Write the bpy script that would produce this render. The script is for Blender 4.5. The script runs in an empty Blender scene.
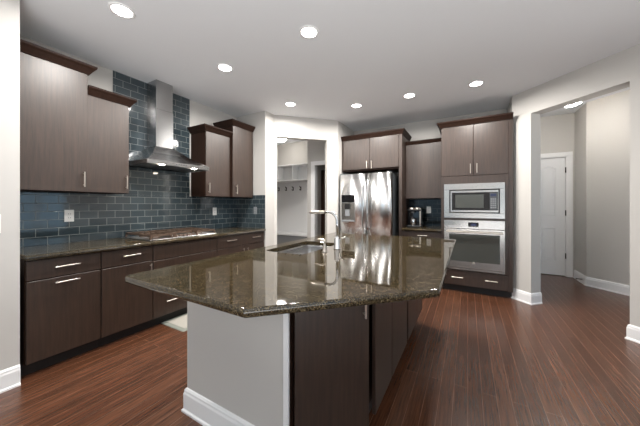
import bpy, bmesh, math
from mathutils import Vector, Matrix

scene = bpy.context.scene
COL = scene.collection

# ------------------------------------------------------------------ camera
cam_data = bpy.data.cameras.new('camera')
cam = bpy.data.objects.new('camera', cam_data)
COL.objects.link(cam)
cam_data.sensor_fit = 'HORIZONTAL'
cam_data.sensor_width = 36.0
cam_data.lens = 36.0 * 259.0 / 640.0
cam_data.shift_y = -8.0 / 640.0
cam_data.clip_start = 0.05
cam.location = (0, 0, 1.29)
cam.rotation_euler = (math.radians(90), 0, math.radians(29.7))
scene.camera = cam

# ------------------------------------------------------------------ sky, exposure
SKY = 1.2
LAMP = 18.0
world = bpy.data.worlds.new('sky')
scene.world = world
world.use_nodes = True
wb = world.node_tree.nodes['Background']
wb.inputs['Strength'].default_value = SKY
# pale sky above, added bright glow below the horizon to lift the ceiling
_N, _L = world.node_tree.nodes, world.node_tree.links
_tc = _N.new('ShaderNodeTexCoord')
_sp = _N.new('ShaderNodeSeparateXYZ')
_mr = _N.new('ShaderNodeMapRange')
_mr.inputs['From Min'].default_value = -0.45
_mr.inputs['From Max'].default_value = -0.08
_mx = _N.new('ShaderNodeMix')
_mx.data_type = 'RGBA'
_mx.inputs['A'].default_value = (4.6, 4.5, 4.3, 1)
_mx.inputs['B'].default_value = (0.36, 0.52, 0.66, 1)
_L.new(_tc.outputs['Generated'], _sp.inputs[0])
_L.new(_sp.outputs[2], _mr.inputs['Value'])
_L.new(_mr.outputs[0], _mx.inputs['Factor'])
_L.new(_mx.outputs['Result'], wb.inputs['Color'])

vs = scene.view_settings
scene.display_settings.display_device = 'sRGB'
vs.view_transform = 'Standard'
vs.look = 'None'
vs.gamma = 1.0
vs.use_curve_mapping = False
vs.exposure = 0.70


def portal(name, loc, rot, sx, sy):
    d = bpy.data.lights.new(name, 'AREA')
    d.shape = 'RECTANGLE'
    d.size, d.size_y = sx, sy
    d.energy = 1.0
    d.cycles.is_portal = True
    o = bpy.data.objects.new(name, d)
    COL.objects.link(o)
    o.location = loc
    o.rotation_euler = rot
    return o


# added soft fill light behind the camera, turned up to bounce off the ceiling
_d = bpy.data.lights.new('bounce_fill_added', 'AREA')
_d.shape = 'RECTANGLE'
_d.size, _d.size_y = 3.8, 3.0
_d.energy = 135.0
_d.color = (0.97, 0.985, 1.0)
_o = bpy.data.objects.new('bounce_fill_added', _d)
COL.objects.link(_o)
_o.location = (0.9, -1.7, 0.45)
_o.rotation_euler = (math.radians(180), 0, 0)


# ------------------------------------------------------------------ helpers
class MB:
    """collects shapes (world coordinates), build() links them as one mesh"""

    def __init__(self):
        self.bm = bmesh.new()

    def _hexa(self, pts, bevel=0.0, seg=1):
        bm = self.bm
        v = [bm.verts.new(p) for p in pts]
        fs = [bm.faces.new([v[i] for i in q]) for q in
              ((3, 2, 1, 0), (4, 5, 6, 7), (0, 1, 5, 4), (1, 2, 6, 5), (2, 3, 7, 6), (3, 0, 4, 7))]
        if bevel > 0:
            es = {e for f in fs for e in f.edges}
            bmesh.ops.bevel(bm, geom=list(es), offset=bevel, segments=seg, affect='EDGES', profile=0.5)
        return self

    def box(self, x0, x1, y0, y1, z0, z1, bevel=0.0, seg=1):
        return self._hexa([(x0, y0, z0), (x1, y0, z0), (x1, y1, z0), (x0, y1, z0),
                           (x0, y0, z1), (x1, y0, z1), (x1, y1, z1), (x0, y1, z1)], bevel, seg)

    def fbox(self, F, u0, u1, n0, n1, z0, z1, bevel=0.0, seg=1):
        """box in a vertical face frame F = (origin, along, outward normal)"""
        P = [F.p(u0, n0, z0), F.p(u1, n0, z0), F.p(u1, n1, z0), F.p(u0, n1, z0),
             F.p(u0, n0, z1), F.p(u1, n0, z1), F.p(u1, n1, z1), F.p(u0, n1, z1)]
        return self._hexa(P, bevel, seg)

    def loops(self, rings, cap0=True, cap1=True, closed=True, smooth=False):
        bm = self.bm
        R = [[bm.verts.new(p) for p in r] for r in rings]
        n = len(R[0])
        for a, b in zip(R[:-1], R[1:]):
            for i in range(n if closed else n - 1):
                j = (i + 1) % n
                f = bm.faces.new((a[i], a[j], b[j], b[i]))
                f.smooth = smooth
        if cap0:
            bm.faces.new(list(reversed(R[0])))
        if cap1:
            bm.faces.new(R[-1])
        return self

    def prism(self, poly, z0, z1):
        return self.loops([[(x, y, z0) for x, y in poly], [(x, y, z1) for x, y in poly]])

    def cyl(self, p0, p1, r, seg=16, r1=None, smooth=True):
        return self.tube([p0, p1], [r, r if r1 is None else r1], seg, smooth)

    def tube(self, pts, r, seg=12, smooth=True):
        pts = [Vector(p) for p in pts]
        n = len(pts)
        rr = r if isinstance(r, (list, tuple)) else [r] * n
        tang = []
        for i in range(n):
            a = pts[max(i - 1, 0)]
            b = pts[min(i + 1, n - 1)]
            t = (b - a)
            tang.append(t.normalized())
        ref = Vector((0, 0, 1)) if abs(tang[0].z) < 0.9 else Vector((1, 0, 0))
        u = tang[0].cross(ref).normalized()
        rings = []
        for i in range(n):
            t = tang[i]
            u = (u - t * u.dot(t)).normalized()
            w = t.cross(u)
            rings.append([pts[i] + (u * math.cos(2 * math.pi * k / seg) + w * math.sin(2 * math.pi * k / seg)) * rr[i]
                          for k in range(seg)])
        return self.loops(rings, smooth=smooth)

    def lathe(self, c, prof, seg=32, smooth=True, cap0=False, cap1=False):
        rings = [[(c[0] + r * math.cos(2 * math.pi * k / seg), c[1] + r * math.sin(2 * math.pi * k / seg), c[2] + z)
                  for k in range(seg)] for r, z in prof]
        return self.loops(rings, cap0, cap1, smooth=smooth)

    def sweep(self, path, prof, z0=0.0):
        """path: plan points; prof: closed (outward, z); outward lies to the right of travel"""
        path = [Vector(p) for p in path]
        n = len(path)
        rings = []
        for i in range(n):
            d0 = (path[i] - path[i - 1]).normalized() if i > 0 else None
            d1 = (path[i + 1] - path[i]).normalized() if i < n - 1 else None
            n0 = Vector((d0.y, -d0.x)) if d0 else None
            n1 = Vector((d1.y, -d1.x)) if d1 else None
            if n0 is None:
                m = n1
            elif n1 is None:
                m = n0
            else:
                m = (n0 + n1)
                m = m / (m.dot(n0)) if m.length > 1e-6 else n0
            rings.append([(path[i].x + m.x * o, path[i].y + m.y * o, z0 + z) for o, z in prof])
        return self.loops(rings)

    def build(self, name, mat, parent=None, **props):
        bm = self.bm
        bmesh.ops.recalc_face_normals(bm, faces=bm.faces[:])
        me = bpy.data.meshes.new(name)
        off = root_loc(parent)
        if off.length > 0:
            bmesh.ops.translate(bm, verts=bm.verts[:], vec=-off)
        bm.to_mesh(me)
        bm.free()
        o = bpy.data.objects.new(name, me)
        COL.objects.link(o)
        if mat:
            me.materials.append(mat)
        if parent:
            o.parent = parent
        for k, v in props.items():
            o[k] = v
        return o


def root_loc(o):
    if o is None:
        return Vector((0, 0, 0))
    while o.parent:
        o = o.parent
    return Vector(o.location)


class Frame:
    def __init__(self, origin, u, n):
        self.o, self.u, self.n = Vector(origin), Vector(u).normalized(), Vector(n).normalized()

    def p(self, u, n, z):
        q = self.o + self.u * u + self.n * n
        return (q.x, q.y, z)


def thing(name, loc, label, cat, group=None):
    o = bpy.data.objects.new(name, None)
    o.empty_display_size = 0.1
    COL.objects.link(o)
    o.location = loc
    o['label'] = label
    o['category'] = cat
    if group:
        o['group'] = group
    return o


def struct(name, mb, mat, parent=None):
    o = mb.build(name, mat, parent)
    if parent is None:
        o['kind'] = 'structure'
    return o


def copy_tree(o, parent=None):
    c = o.copy()
    COL.objects.link(c)
    c.parent = parent
    for ch in list(o.children):
        copy_tree(ch, c)
    return c


# ------------------------------------------------------------------ materials
def new_mat(name):
    m = bpy.data.materials.new(name)
    m.use_nodes = True
    nt = m.node_tree
    return m, nt, nt.nodes, nt.links, nt.nodes['Principled BSDF']


def simple(name, col, rough=0.5, metal=0.0, spec=0.5, bump=0.0, bscale=200.0, coat=0.0):
    m, nt, N, L, b = new_mat(name)
    b.inputs['Base Color'].default_value = (*col, 1)
    b.inputs['Roughness'].default_value = rough
    b.inputs['Metallic'].default_value = metal
    b.inputs['Specular IOR Level'].default_value = spec
    b.inputs['Coat Weight'].default_value = coat
    if bump > 0:
        tc = N.new('ShaderNodeTexCoord')
        no = N.new('ShaderNodeTexNoise')
        no.inputs['Scale'].default_value = bscale
        bp = N.new('ShaderNodeBump')
        bp.inputs['Strength'].default_value = bump
        bp.inputs['Distance'].default_value = 0.002
        L.new(tc.outputs['Object'], no.inputs['Vector'])
        L.new(no.outputs['Fac'], bp.inputs['Height'])
        L.new(bp.outputs['Normal'], b.inputs['Normal'])
    return m


def ramp(N, stops):
    r = N.new('ShaderNodeValToRGB')
    e = r.color_ramp.elements
    e[0].position, e[0].color = stops[0][0], (*stops[0][1], 1)
    e[1].position, e[1].color = stops[-1][0], (*stops[-1][1], 1)
    for p, c in stops[1:-1]:
        x = e.new(p)
        x.color = (*c, 1)
    return r


def cabinet_wood(name, dark, light, rough=0.36, spec=1.0):
    m, nt, N, L, b = new_mat(name)
    tc = N.new('ShaderNodeTexCoord')
    mp = N.new('ShaderNodeMapping')
    mp.inputs['Scale'].default_value = (26, 26, 1.6)
    no = N.new('ShaderNodeTexNoise')
    no.inputs['Scale'].default_value = 2.2
    no.inputs['Detail'].default_value = 7
    no.inputs['Roughness'].default_value = 0.62
    mp2 = N.new('ShaderNodeMapping')
    mp2.inputs['Scale'].default_value = (190, 190, 7)
    n2 = N.new('ShaderNodeTexNoise')
    n2.inputs['Scale'].default_value = 1.0
    n2.inputs['Detail'].default_value = 3
    mix = N.new('ShaderNodeMath')
    mix.operation = 'MULTIPLY_ADD'
    mix.inputs[1].default_value = 0.35
    r = ramp(N, [(0.48, dark), (0.86, light)])
    L.new(tc.outputs['Object'], mp.inputs['Vector'])
    L.new(tc.outputs['Object'], mp2.inputs['Vector'])
    L.new(mp.outputs['Vector'], no.inputs['Vector'])
    L.new(mp2.outputs['Vector'], n2.inputs['Vector'])
    L.new(n2.outputs['Fac'], mix.inputs[0])
    L.new(no.outputs['Fac'], mix.inputs[2])
    L.new(mix.outputs[0], r.inputs['Fac'])
    L.new(r.outputs['Color'], b.inputs['Base Color'])
    b.inputs['Roughness'].default_value = rough
    b.inputs['Specular IOR Level'].default_value = spec
    bp = N.new('ShaderNodeBump')
    bp.inputs['Strength'].default_value = 0.12
    bp.inputs['Distance'].default_value = 0.001
    L.new(n2.outputs['Fac'], bp.inputs['Height'])
    L.new(bp.outputs['Normal'], b.inputs['Normal'])
    return m


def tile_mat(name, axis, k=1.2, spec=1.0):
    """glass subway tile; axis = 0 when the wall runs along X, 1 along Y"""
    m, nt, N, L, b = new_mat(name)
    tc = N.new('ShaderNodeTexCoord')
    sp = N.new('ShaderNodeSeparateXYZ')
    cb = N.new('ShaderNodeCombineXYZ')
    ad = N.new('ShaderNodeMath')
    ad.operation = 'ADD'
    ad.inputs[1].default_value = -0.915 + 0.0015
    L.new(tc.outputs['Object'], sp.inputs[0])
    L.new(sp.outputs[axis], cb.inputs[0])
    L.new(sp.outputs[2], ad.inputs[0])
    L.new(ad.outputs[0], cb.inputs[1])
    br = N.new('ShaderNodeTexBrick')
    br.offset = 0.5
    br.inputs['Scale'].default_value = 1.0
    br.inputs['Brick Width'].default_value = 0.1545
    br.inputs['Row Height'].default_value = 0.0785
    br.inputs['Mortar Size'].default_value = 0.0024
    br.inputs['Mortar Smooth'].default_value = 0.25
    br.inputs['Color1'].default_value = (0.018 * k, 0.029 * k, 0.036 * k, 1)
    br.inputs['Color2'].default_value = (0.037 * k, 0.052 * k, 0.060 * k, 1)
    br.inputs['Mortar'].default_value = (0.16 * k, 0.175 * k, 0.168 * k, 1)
    L.new(cb.outputs[0], br.inputs['Vector'])
    L.new(br.outputs['Color'], b.inputs['Base Color'])
    # roughness: glossy glass, matt grout
    mr = N.new('ShaderNodeMapRange')
    mr.inputs['To Min'].default_value = 0.07
    mr.inputs['To Max'].default_value = 0.7
    L.new(br.outputs['Fac'], mr.inputs['Value'])
    L.new(mr.outputs[0], b.inputs['Roughness'])
    b.inputs['Specular IOR Level'].default_value = spec
    no = N.new('ShaderNodeTexNoise')
    no.inputs['Scale'].default_value = 9.0
    no.inputs['Detail'].default_value = 2
    L.new(cb.outputs[0], no.inputs['Vector'])
    su = N.new('ShaderNodeMath')
    su.operation = 'MULTIPLY_ADD'
    su.inputs[1].default_value = -1.0
    L.new(br.outputs['Fac'], su.inputs[0])
    L.new(no.outputs['Fac'], su.inputs[2])
    bp = N.new('ShaderNodeBump')
    bp.inputs['Strength'].default_value = 0.35
    bp.inputs['Distance'].default_value = 0.0025
    L.new(su.outputs[0], bp.inputs['Height'])
    L.new(bp.outputs['Normal'], b.inputs['Normal'])
    return m


def granite_mat():
    m, nt, N, L, b = new_mat('granite')
    tc = N.new('ShaderNodeTexCoord')
    vo = N.new('ShaderNodeTexVoronoi')
    vo.inputs['Scale'].default_value = 340
    vo.inputs['Randomness'].default_value = 1
    rp = ramp(N, [(0.0, (0.006, 0.0045, 0.0025)), (0.30, (0.017, 0.0125, 0.007)), (0.58, (0.045, 0.033, 0.017)),
                  (0.80, (0.095, 0.070, 0.036)), (1.0, (0.24, 0.195, 0.12))])
    sp = N.new('ShaderNodeSeparateColor')
    no = N.new('ShaderNodeTexNoise')
    no.inputs['Scale'].default_value = 28
    no.inputs['Detail'].default_value = 6
    ma = N.new('ShaderNodeMath')
    ma.operation = 'MULTIPLY'
    mr = N.new('ShaderNodeMapRange')
    mr.inputs['From Min'].default_value = 0.3
    mr.inputs['From Max'].default_value = 0.7
    mr.inputs['To Min'].default_value = 0.80
    mr.inputs['To Max'].default_value = 1.0
    L.new(tc.outputs['Object'], vo.inputs['Vector'])
    L.new(tc.outputs['Object'], no.inputs['Vector'])
    L.new(vo.outputs['Color'], sp.inputs[0])
    L.new(no.outputs['Fac'], mr.inputs['Value'])
    L.new(sp.outputs[0], ma.inputs[0])
    L.new(mr.outputs[0], ma.inputs[1])
    L.new(ma.outputs[0], rp.inputs['Fac'])
    L.new(rp.outputs['Color'], b.inputs['Base Color'])
    b.inputs['Roughness'].default_value = 0.04
    b.inputs['Specular IOR Level'].default_value = 0.5
    return m


def floor_mat():
    m, nt, N, L, b = new_mat('floor_wood')
    tc = N.new('ShaderNodeTexCoord')
    sp = N.new('ShaderNodeSeparateXYZ')
    cb = N.new('ShaderNodeCombineXYZ')
    L.new(tc.outputs['Object'], sp.inputs[0])
    L.new(sp.outputs[1], cb.inputs[0])
    L.new(sp.outputs[0], cb.inputs[1])
    br = N.new('ShaderNodeTexBrick')
    br.offset = 0.37
    br.offset_frequency = 2
    br.inputs['Scale'].default_value = 1.0
    br.inputs['Brick Width'].default_value = 2.1
    br.inputs['Row Height'].default_value = 0.084
    br.inputs['Mortar Size'].default_value = 0.0013
    br.inputs['Mortar Smooth'].default_value = 0.3
    br.inputs['Color1'].default_value = (0.070, 0.0255, 0.0120, 1)
    br.inputs['Color2'].default_value = (0.098, 0.0385, 0.0190, 1)
    br.inputs['Mortar'].default_value = (0.22, 0.115, 0.075, 1)  # pale joint colour paints the highlights along the plank bevels
    L.new(cb.outputs[0], br.inputs['Vector'])
    mp = N.new('ShaderNodeMapping')
    mp.inputs['Scale'].default_value = (2.6, 60, 1)
    L.new(cb.outputs[0], mp.inputs['Vector'])
    no = N.new('ShaderNodeTexNoise')
    no.inputs['Scale'].default_value = 1.5
    no.inputs['Detail'].default_value = 7
    no.inputs['Roughness'].default_value = 0.65
    L.new(mp.outputs['Vector'], no.inputs['Vector'])
    mr = N.new('ShaderNodeMapRange')
    mr.inputs['From Min'].default_value = 0.3
    mr.inputs['From Max'].default_value = 0.7
    mr.inputs['To Min'].default_value = 0.45
    mr.inputs['To Max'].default_value = 1.5
    L.new(no.outputs['Fac'], mr.inputs['Value'])
    mx = N.new('ShaderNodeMix')
    mx.data_type = 'RGBA'
    mx.blend_type = 'MULTIPLY'
    mx.inputs['Factor'].default_value = 1.0
    L.new(br.outputs['Color'], mx.inputs['A'])
    L.new(mr.outputs[0], mx.inputs['B'])
    L.new(mx.outputs['Result'], b.inputs['Base Color'])
    b.inputs['Roughness'].default_value = 0.27
    b.inputs['Specular IOR Level'].default_value = 0.65
    bp = N.new('ShaderNodeBump')
    bp.inputs['Strength'].default_value = 0.25
    bp.inputs['Distance'].default_value = 0.001
    su = N.new('ShaderNodeMath')
    su.operation = 'MULTIPLY_ADD'
    su.inputs[1].default_value = -2.0
    L.new(br.outputs['Fac'], su.inputs[0])
    L.new(no.outputs['Fac'], su.inputs[2])
    L.new(su.outputs[0], bp.inputs['Height'])
    L.new(bp.outputs['Normal'], b.inputs['Normal'])
    return m


def steel_mat(name, col=(0.42, 0.42, 0.42), rough=0.24, vertical=True, var=0.05, rot=0.0, an=0.75):
    m, nt, N, L, b = new_mat(name)
    b.inputs['Base Color'].default_value = (*col, 1)
    b.inputs['Metallic'].default_value = 1
    tc = N.new('ShaderNodeTexCoord')
    mp = N.new('ShaderNodeMapping')
    mp.inputs['Scale'].default_value = (260, 260, 3) if vertical else (3, 3, 260)
    no = N.new('ShaderNodeTexNoise')
    no.inputs['Scale'].default_value = 1
    no.inputs['Detail'].default_value = 3
    mr = N.new('ShaderNodeMapRange')
    mr.inputs['To Min'].default_value = rough - var
    mr.inputs['To Max'].default_value = rough + var
    L.new(tc.outputs['Object'], mp.inputs['Vector'])
    L.new(mp.outputs['Vector'], no.inputs['Vector'])
    L.new(no.outputs['Fac'], mr.inputs['Value'])
    L.new(mr.outputs[0], b.inputs['Roughness'])
    tg = N.new('ShaderNodeTangent')
    tg.direction_type = 'RADIAL'
    tg.axis = 'Z'
    L.new(tg.outputs[0], b.inputs['Tangent'])
    b.inputs['Anisotropic'].default_value = an
    b.inputs['Anisotropic Rotation'].default_value = rot
    return m


def emit_mat(name, col, strength, base=(0.9, 0.9, 0.9)):
    m, nt, N, L, b = new_mat(name)
    b.inputs['Base Color'].default_value = (*base, 1)
    b.inputs['Emission Color'].default_value = (*col, 1)
    b.inputs['Emission Strength'].default_value = strength
    return m


M = dict(
    wall=simple('wall_paint', (0.52, 0.502, 0.475), 0.65, bump=0.05, bscale=350),
    ceil=simple('ceiling_paint', (0.75, 0.765, 0.785), 0.8, bump=0.05, bscale=300),
    white=simple('white_trim_paint', (0.80, 0.80, 0.80), 0.35),
    door=simple('white_door_paint', (0.74, 0.75, 0.76), 0.4),
    wood=cabinet_wood('cabinet_wood', (0.017, 0.0080, 0.0044), (0.042, 0.0220, 0.0130), 0.42, 0.78),
    woodd=cabinet_wood('cabinet_wood_shaded', (0.014, 0.0062, 0.0038), (0.026, 0.0122, 0.0078), 0.55, 0.15),  # cabinet wood darkened for crowns and sides that catch little light
    kick=simple('toe_kick', (0.008, 0.007, 0.007), 0.5),
    tileY=tile_mat('tile_left', 1),
    tileX=tile_mat('tile_back', 0),
    tileShaded=tile_mat('tile_niche_shaded', 0, 0.35, 0.3),  # same tile, its colour darkened for the shade in the niche
    granite=granite_mat(),
    floor=floor_mat(),
    steel=steel_mat('stainless_steel', rot=0.25),
    steelf=steel_mat('refrigerator_steel', (0.72, 0.72, 0.72), 0.24, rot=0.25, an=0.85),
    steelo=steel_mat('oven_steel', (0.50, 0.48, 0.455), 0.24, var=0.015, an=0.3),
    steelh=steel_mat('stainless_brushed', (0.48, 0.475, 0.47), 0.28, False),
    nickel=simple('brushed_nickel', (0.60, 0.54, 0.48), 0.32, 1.0),
    chrome=simple('chrome', (0.78, 0.78, 0.78), 0.12, 1.0),
    blackgl=simple('black_glass', (0.008, 0.008, 0.009), 0.04),
    ovenglass=simple('oven_glass_reflection', (0.040, 0.045, 0.040), 0.05, spec=1.0),  # grey-green base colour stands in for the reflection on the glass
    black=simple('black_plastic', (0.012, 0.012, 0.013), 0.35),
    iron=simple('cast_iron_hood_glow', (0.085, 0.055, 0.038), 0.35),  # brown colour carries the warm hood light reflected by the grates
    grey=simple('grey_plastic', (0.25, 0.26, 0.27), 0.4),
    darkgrey=simple('dark_grey_plastic', (0.06, 0.065, 0.07), 0.4),
    plate=simple('white_plastic', (0.78, 0.78, 0.76), 0.35),
    bronze=simple('dark_bronze', (0.020, 0.016, 0.013), 0.4, 0.6),
    mat=simple('woven_mat', (0.34, 0.32, 0.28), 0.9, bump=0.6, bscale=120),
    matb=simple('mat_border', (0.20, 0.21, 0.18), 0.9, bump=0.6, bscale=120),
    display=emit_mat('blue_display', (0.03, 0.06, 0.2), 0.25, (0.01, 0.01, 0.012)),
    led=emit_mat('downlight_lens', (1.0, 0.96, 0.90), 14.0),
    hoodled=emit_mat('hood_lamp_lens', (1.0, 0.88, 0.70), 70.0),
    dome=emit_mat('flush_lamp_glass', (1.0, 0.95, 0.88), 18.0),
    domeh=emit_mat('hall_lamp_glass', (1.0, 0.95, 0.88), 42.0),
)

H = 2.80
HH = 2.93

# ------------------------------------------------------------------ the setting
struct('floor', MB().box(-5.0, 4.6, -4.9, 6.6, -0.1, 0.0), M['floor'])
struct('ceiling', MB().prism([(-4.9, -4.8), (3.5, -4.8), (3.5, 1.65), (0.62, 4.53), (0.62, 5.08), (-2.02, 5.08),
                              (-2.02, 6.5), (-4.9, 6.5)], H, H + 0.1), M['ceil'])
struct('ceiling_hall', MB().prism([(0.1, 5.0), (0.6, 5.0), (0.6, 4.60), (1.95, 3.25), (3.6, 4.6), (2.4, 6.6), (0.1, 6.6)],
                                  HH, HH + 0.1), M['ceil'])

struct('wall_left', MB().box(-3.58, -3.46, 0.46, 3.30, 0, H), M['wall'])
struct('wall_near_left', MB().box(-3.58, -2.80, -4.72, 0.549, 0, H), M['wall'])
struct('wall_side', MB().box(-3.458, -2.816, 3.17, 3.394, 0, H), M['wall'])

# diagonal wall with the cased-less opening to the mudroom
FD = Frame((-2.816, 3.394), (1, 1), (1, -1))
LD = 0.7967 * math.sqrt(2)
o0, o1 = 0.0305 * math.sqrt(2), 0.651 * math.sqrt(2)
struct('wall_diagonal', MB().fbox(FD, 0, o0, -0.12, 0, 0, H).fbox(FD, o1, LD, -0.12, 0, 0, H)
       .fbox(FD, o0, o1, -0.12, 0, 2.44, H), M['wall'])
struct('wall_recess', MB().box(-2.14, -2.02, 4.192, 5.08, 0, H), M['wall'])
struct('wall_back', MB().box(-2.02, 0.535, 4.96, 5.08, 0, H), M['wall'])
struct('wall_cabinet_end', MB().prism([(0.537, 4.451), (0.66, 4.57), (0.66, 5.08), (0.537, 5.08)], 0, HH), M['wall'])

# 45 degree wall on the right with the opening to the hall and a patio window beyond the frame
FR = Frame((0.535, 4.449), (1, -1), (-1, -1))


def ur(x):
    return (x - 0.535) * math.sqrt(2)


UE = ur(3.34)
WU0, WU1, WZ0, WZ1 = ur(2.35), ur(3.25), 0.15, 2.45
struct('wall_right', MB().fbox(FR, 0, ur(0.7116), -0.17, 0, 0, HH)
       .fbox(FR, ur(0.7116), ur(1.351), -0.17, 0, 2.48, HH)
       .fbox(FR, ur(1.351), WU0, -0.17, 0, 0, HH)
       .fbox(FR, WU0, WU1, -0.17, 0, WZ1, HH)
       .fbox(FR, WU0, WU1, -0.17, 0, 0, WZ0)
       .fbox(FR, WU1, UE, -0.17, 0, 0, HH), M['wall'])

# living side of the room, behind the camera
RX = 3.34
struct('wall_far_right', MB().box(RX, RX + 0.15, -0.9, 1.64, 0, H).box(RX, RX + 0.15, -3.1, -0.9, 2.45, H)
       .box(RX, RX + 0.15, -3.1, -0.9, 0, 0.5).box(RX, RX + 0.15, -4.75, -3.1, 0, H), M['wall'])
RY = -4.6
struct('wall_rear', MB().box(-2.8, -2.5, RY - 0.15, RY, 0, H).box(-2.5, -0.8, RY - 0.15, RY, 2.45, H)
       .box(-2.5, -0.8, RY - 0.15, RY, 0, 0.25).box(-0.8, 1.2, RY - 0.15, RY, 0, H)
       .box(1.2, 2.9, RY - 0.15, RY, 2.45, H).box(1.2, 2.9, RY - 0.15, RY, 0, 0.25)
       .box(2.9, RX, RY - 0.15, RY, 0, H), M['wall'])


def window(name, F, u0, u1, z0, z1, n_mull):
    w = 0.05
    mb = MB()
    mb.fbox(F, u0, u1, -0.09, -0.04, z0, z0 + w).fbox(F, u0, u1, -0.09, -0.04, z1 - w, z1)
    mb.fbox(F, u0, u0 + w, -0.09, -0.04, z0 + w, z1 - w).fbox(F, u1 - w, u1, -0.09, -0.04, z0 + w, z1 - w)
    for i in range(1, n_mull + 1):
        c = u0 + (u1 - u0) * i / (n_mull + 1)
        mb.fbox(F, c - 0.03, c + 0.03, -0.085, -0.045, z0 + w, z1 - w)
    struct(name, mb, M['white'])


window('window_1', FR, WU0, WU1, WZ0, WZ1, 1)
window('window_2', Frame((RX, 0), (0, 1), (-1, 0)), -3.1, -0.9, 0.5, 2.45, 2)
FB = Frame((0, RY), (1, 0), (0, 1))
window('window_3', FB, -2.5, -0.8, 0.25, 2.45, 2)
window('window_4', FB, 1.2, 2.9, 0.25, 2.45, 2)
q = FR.p((WU0 + WU1) / 2, -0.15, (WZ0 + WZ1) / 2)
portal('sky_portal', q, (math.radians(90), 0, math.radians(-45)), WU1 - WU0, WZ1 - WZ0)
portal('sky_portal', (RX + 0.13, -2.0, 1.475), (math.radians(90), 0, math.radians(-270)), 2.2, 1.95)
portal('sky_portal', (-1.65, RY - 0.13, 1.35), (math.radians(90), 0, math.radians(180)), 1.7, 2.2)
portal('sky_portal', (2.05, RY - 0.13, 1.35), (math.radians(90), 0, math.radians(180)), 1.7, 2.2)

# hall behind the right opening
struct('wall_hall_back', MB().box(0.2, 0.70, 6.25, 6.37, 0, HH).box(1.545, 1.77, 6.25, 6.37, 0, HH)
       .box(0.70, 1.545, 6.25, 6.37, 2.165, HH).box(0.70, 1.545, 6.355, 6.37, 0, 2.165), M['wall'])  # last box is a sheet added behind the door against leaking sky light
struct('wall_hall_side', MB().prism([(1.652, 6.25), (1.652, 5.72), (3.02, 4.35), (3.10, 4.43), (1.77, 5.77), (1.77, 6.25)],
                                    0, HH), M['wall'])
FE = Frame((1.74, 3.50), (1.26, 0.86), (-0.86, 1.26))
struct('wall_hall_end', MB().fbox(FE, -0.04, 0.12, -0.08, 0, 0, HH).fbox(FE, 1.42, 1.56, -0.08, 0, 0, HH)
       .fbox(FE, 0.12, 1.42, -0.08, 0, 2.5, HH).fbox(FE, 0.12, 1.42, -0.08, 0, 0, 0.1), M['wall'])
window('window_hall_added', FE, 0.12, 1.42, 0.1, 2.5, 1)  # unseen window, added to bring daylight into the hall
portal('sky_portal', FE.p(0.77, -0.07, 1.3), (math.radians(90), 0, math.atan2(0.86, 1.26) + math.pi), 1.3, 2.4)
struct('wall_hall_left', MB().box(0.2, 0.32, 5.08, 6.25, 0, HH), M['wall'])

# mudroom behind the diagonal opening
struct('wall_mudroom_back', MB().box(-4.7, -2.90, 5.12, 5.24, 0, H), M['wall'])
struct('wall_mudroom_left', MB().box(-4.8, -4.68, 3.30, 5.24, 0, H), M['wall'])
struct('wall_mudroom_front', MB().box(-4.7, -3.46, 3.30, 3.394, 0, H), M['wall'])
struct('wall_pantry', MB().box(-2.90, -2.80, 4.55, 6.3, 0, H).box(-2.80, -2.725, 4.55, 4.65, 0, H)
       .box(-2.725, -2.14, 4.55, 4.65, 2.10, H), M['wall'])
struct('wall_pantry_back', MB().box(-2.90, -2.02, 6.30, 6.42, 0, H), M['wall'])
struct('wall_pantry_right', MB().box(-2.14, -2.02, 5.08, 6.30, 0, H), M['wall'])

# ------------------------------------------------------------------ trim
BB = [(0.0, 0.0), (0.024, 0.0), (0.024, 0.012), (0.016, 0.020), (0.016, 0.110), (0.012, 0.122), (0.012, 0.132),
      (0.006, 0.142), (0.0, 0.145)]
struct('baseboard_near_left', MB().sweep([(-2.80, -4.58), (-2.80, 0.549)], BB), M['white'])
w45 = [FR.p(0, 0, 0)[:2], FR.p(ur(0.7116), 0, 0)[:2], FR.p(ur(0.7116), -0.17, 0)[:2]]
struct('baseboard_pillar', MB().sweep([(a, b) for a, b in w45], BB), M['white'])
w45 = [FR.p(ur(1.351), -0.17, 0)[:2], FR.p(ur(1.351), 0, 0)[:2], FR.p(WU0, 0, 0)[:2]]
struct('baseboard_right', MB().sweep([(a, b) for a, b in w45], BB), M['white'])
struct('baseboard_hall', MB().sweep([(1.652, 6.235), (1.652, 5.72), (3.0, 4.37)], BB), M['white'])
struct('baseboard_column', MB().sweep([(-2.816, 3.22), (-2.816, 3.394), FD.p(o0, 0, 0)[:2]], BB), M['white'])
struct('baseboard_diagonal', MB().sweep([FD.p(o1, 0, 0)[:2], FD.p(LD, 0, 0)[:2]], BB), M['white'])

# hall door with its casing
HY = 6.25
struct('trim_1', MB().box(1.545, 1.625, HY - 0.02, HY, 0, 2.165, 0.004).box(0.62, 0.70, HY - 0.02, HY, 0, 2.165, 0.004)
       .box(0.62, 1.625, HY - 0.02, HY, 2.165, 2.245, 0.004).box(1.533, 1.545, HY - 0.012, HY + 0.1, 0, 2.165)
       .box(0.70, 0.712, HY - 0.012, HY + 0.1, 0, 2.165).box(0.712, 1.533, HY - 0.012, HY + 0.1, 2.153, 2.165), M['white'])
d1 = MB().box(0.716, 1.530, HY + 0.005, HY + 0.04, 0.012, 2.149).build('door_1', M['door'])
d1['kind'] = 'structure'


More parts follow.
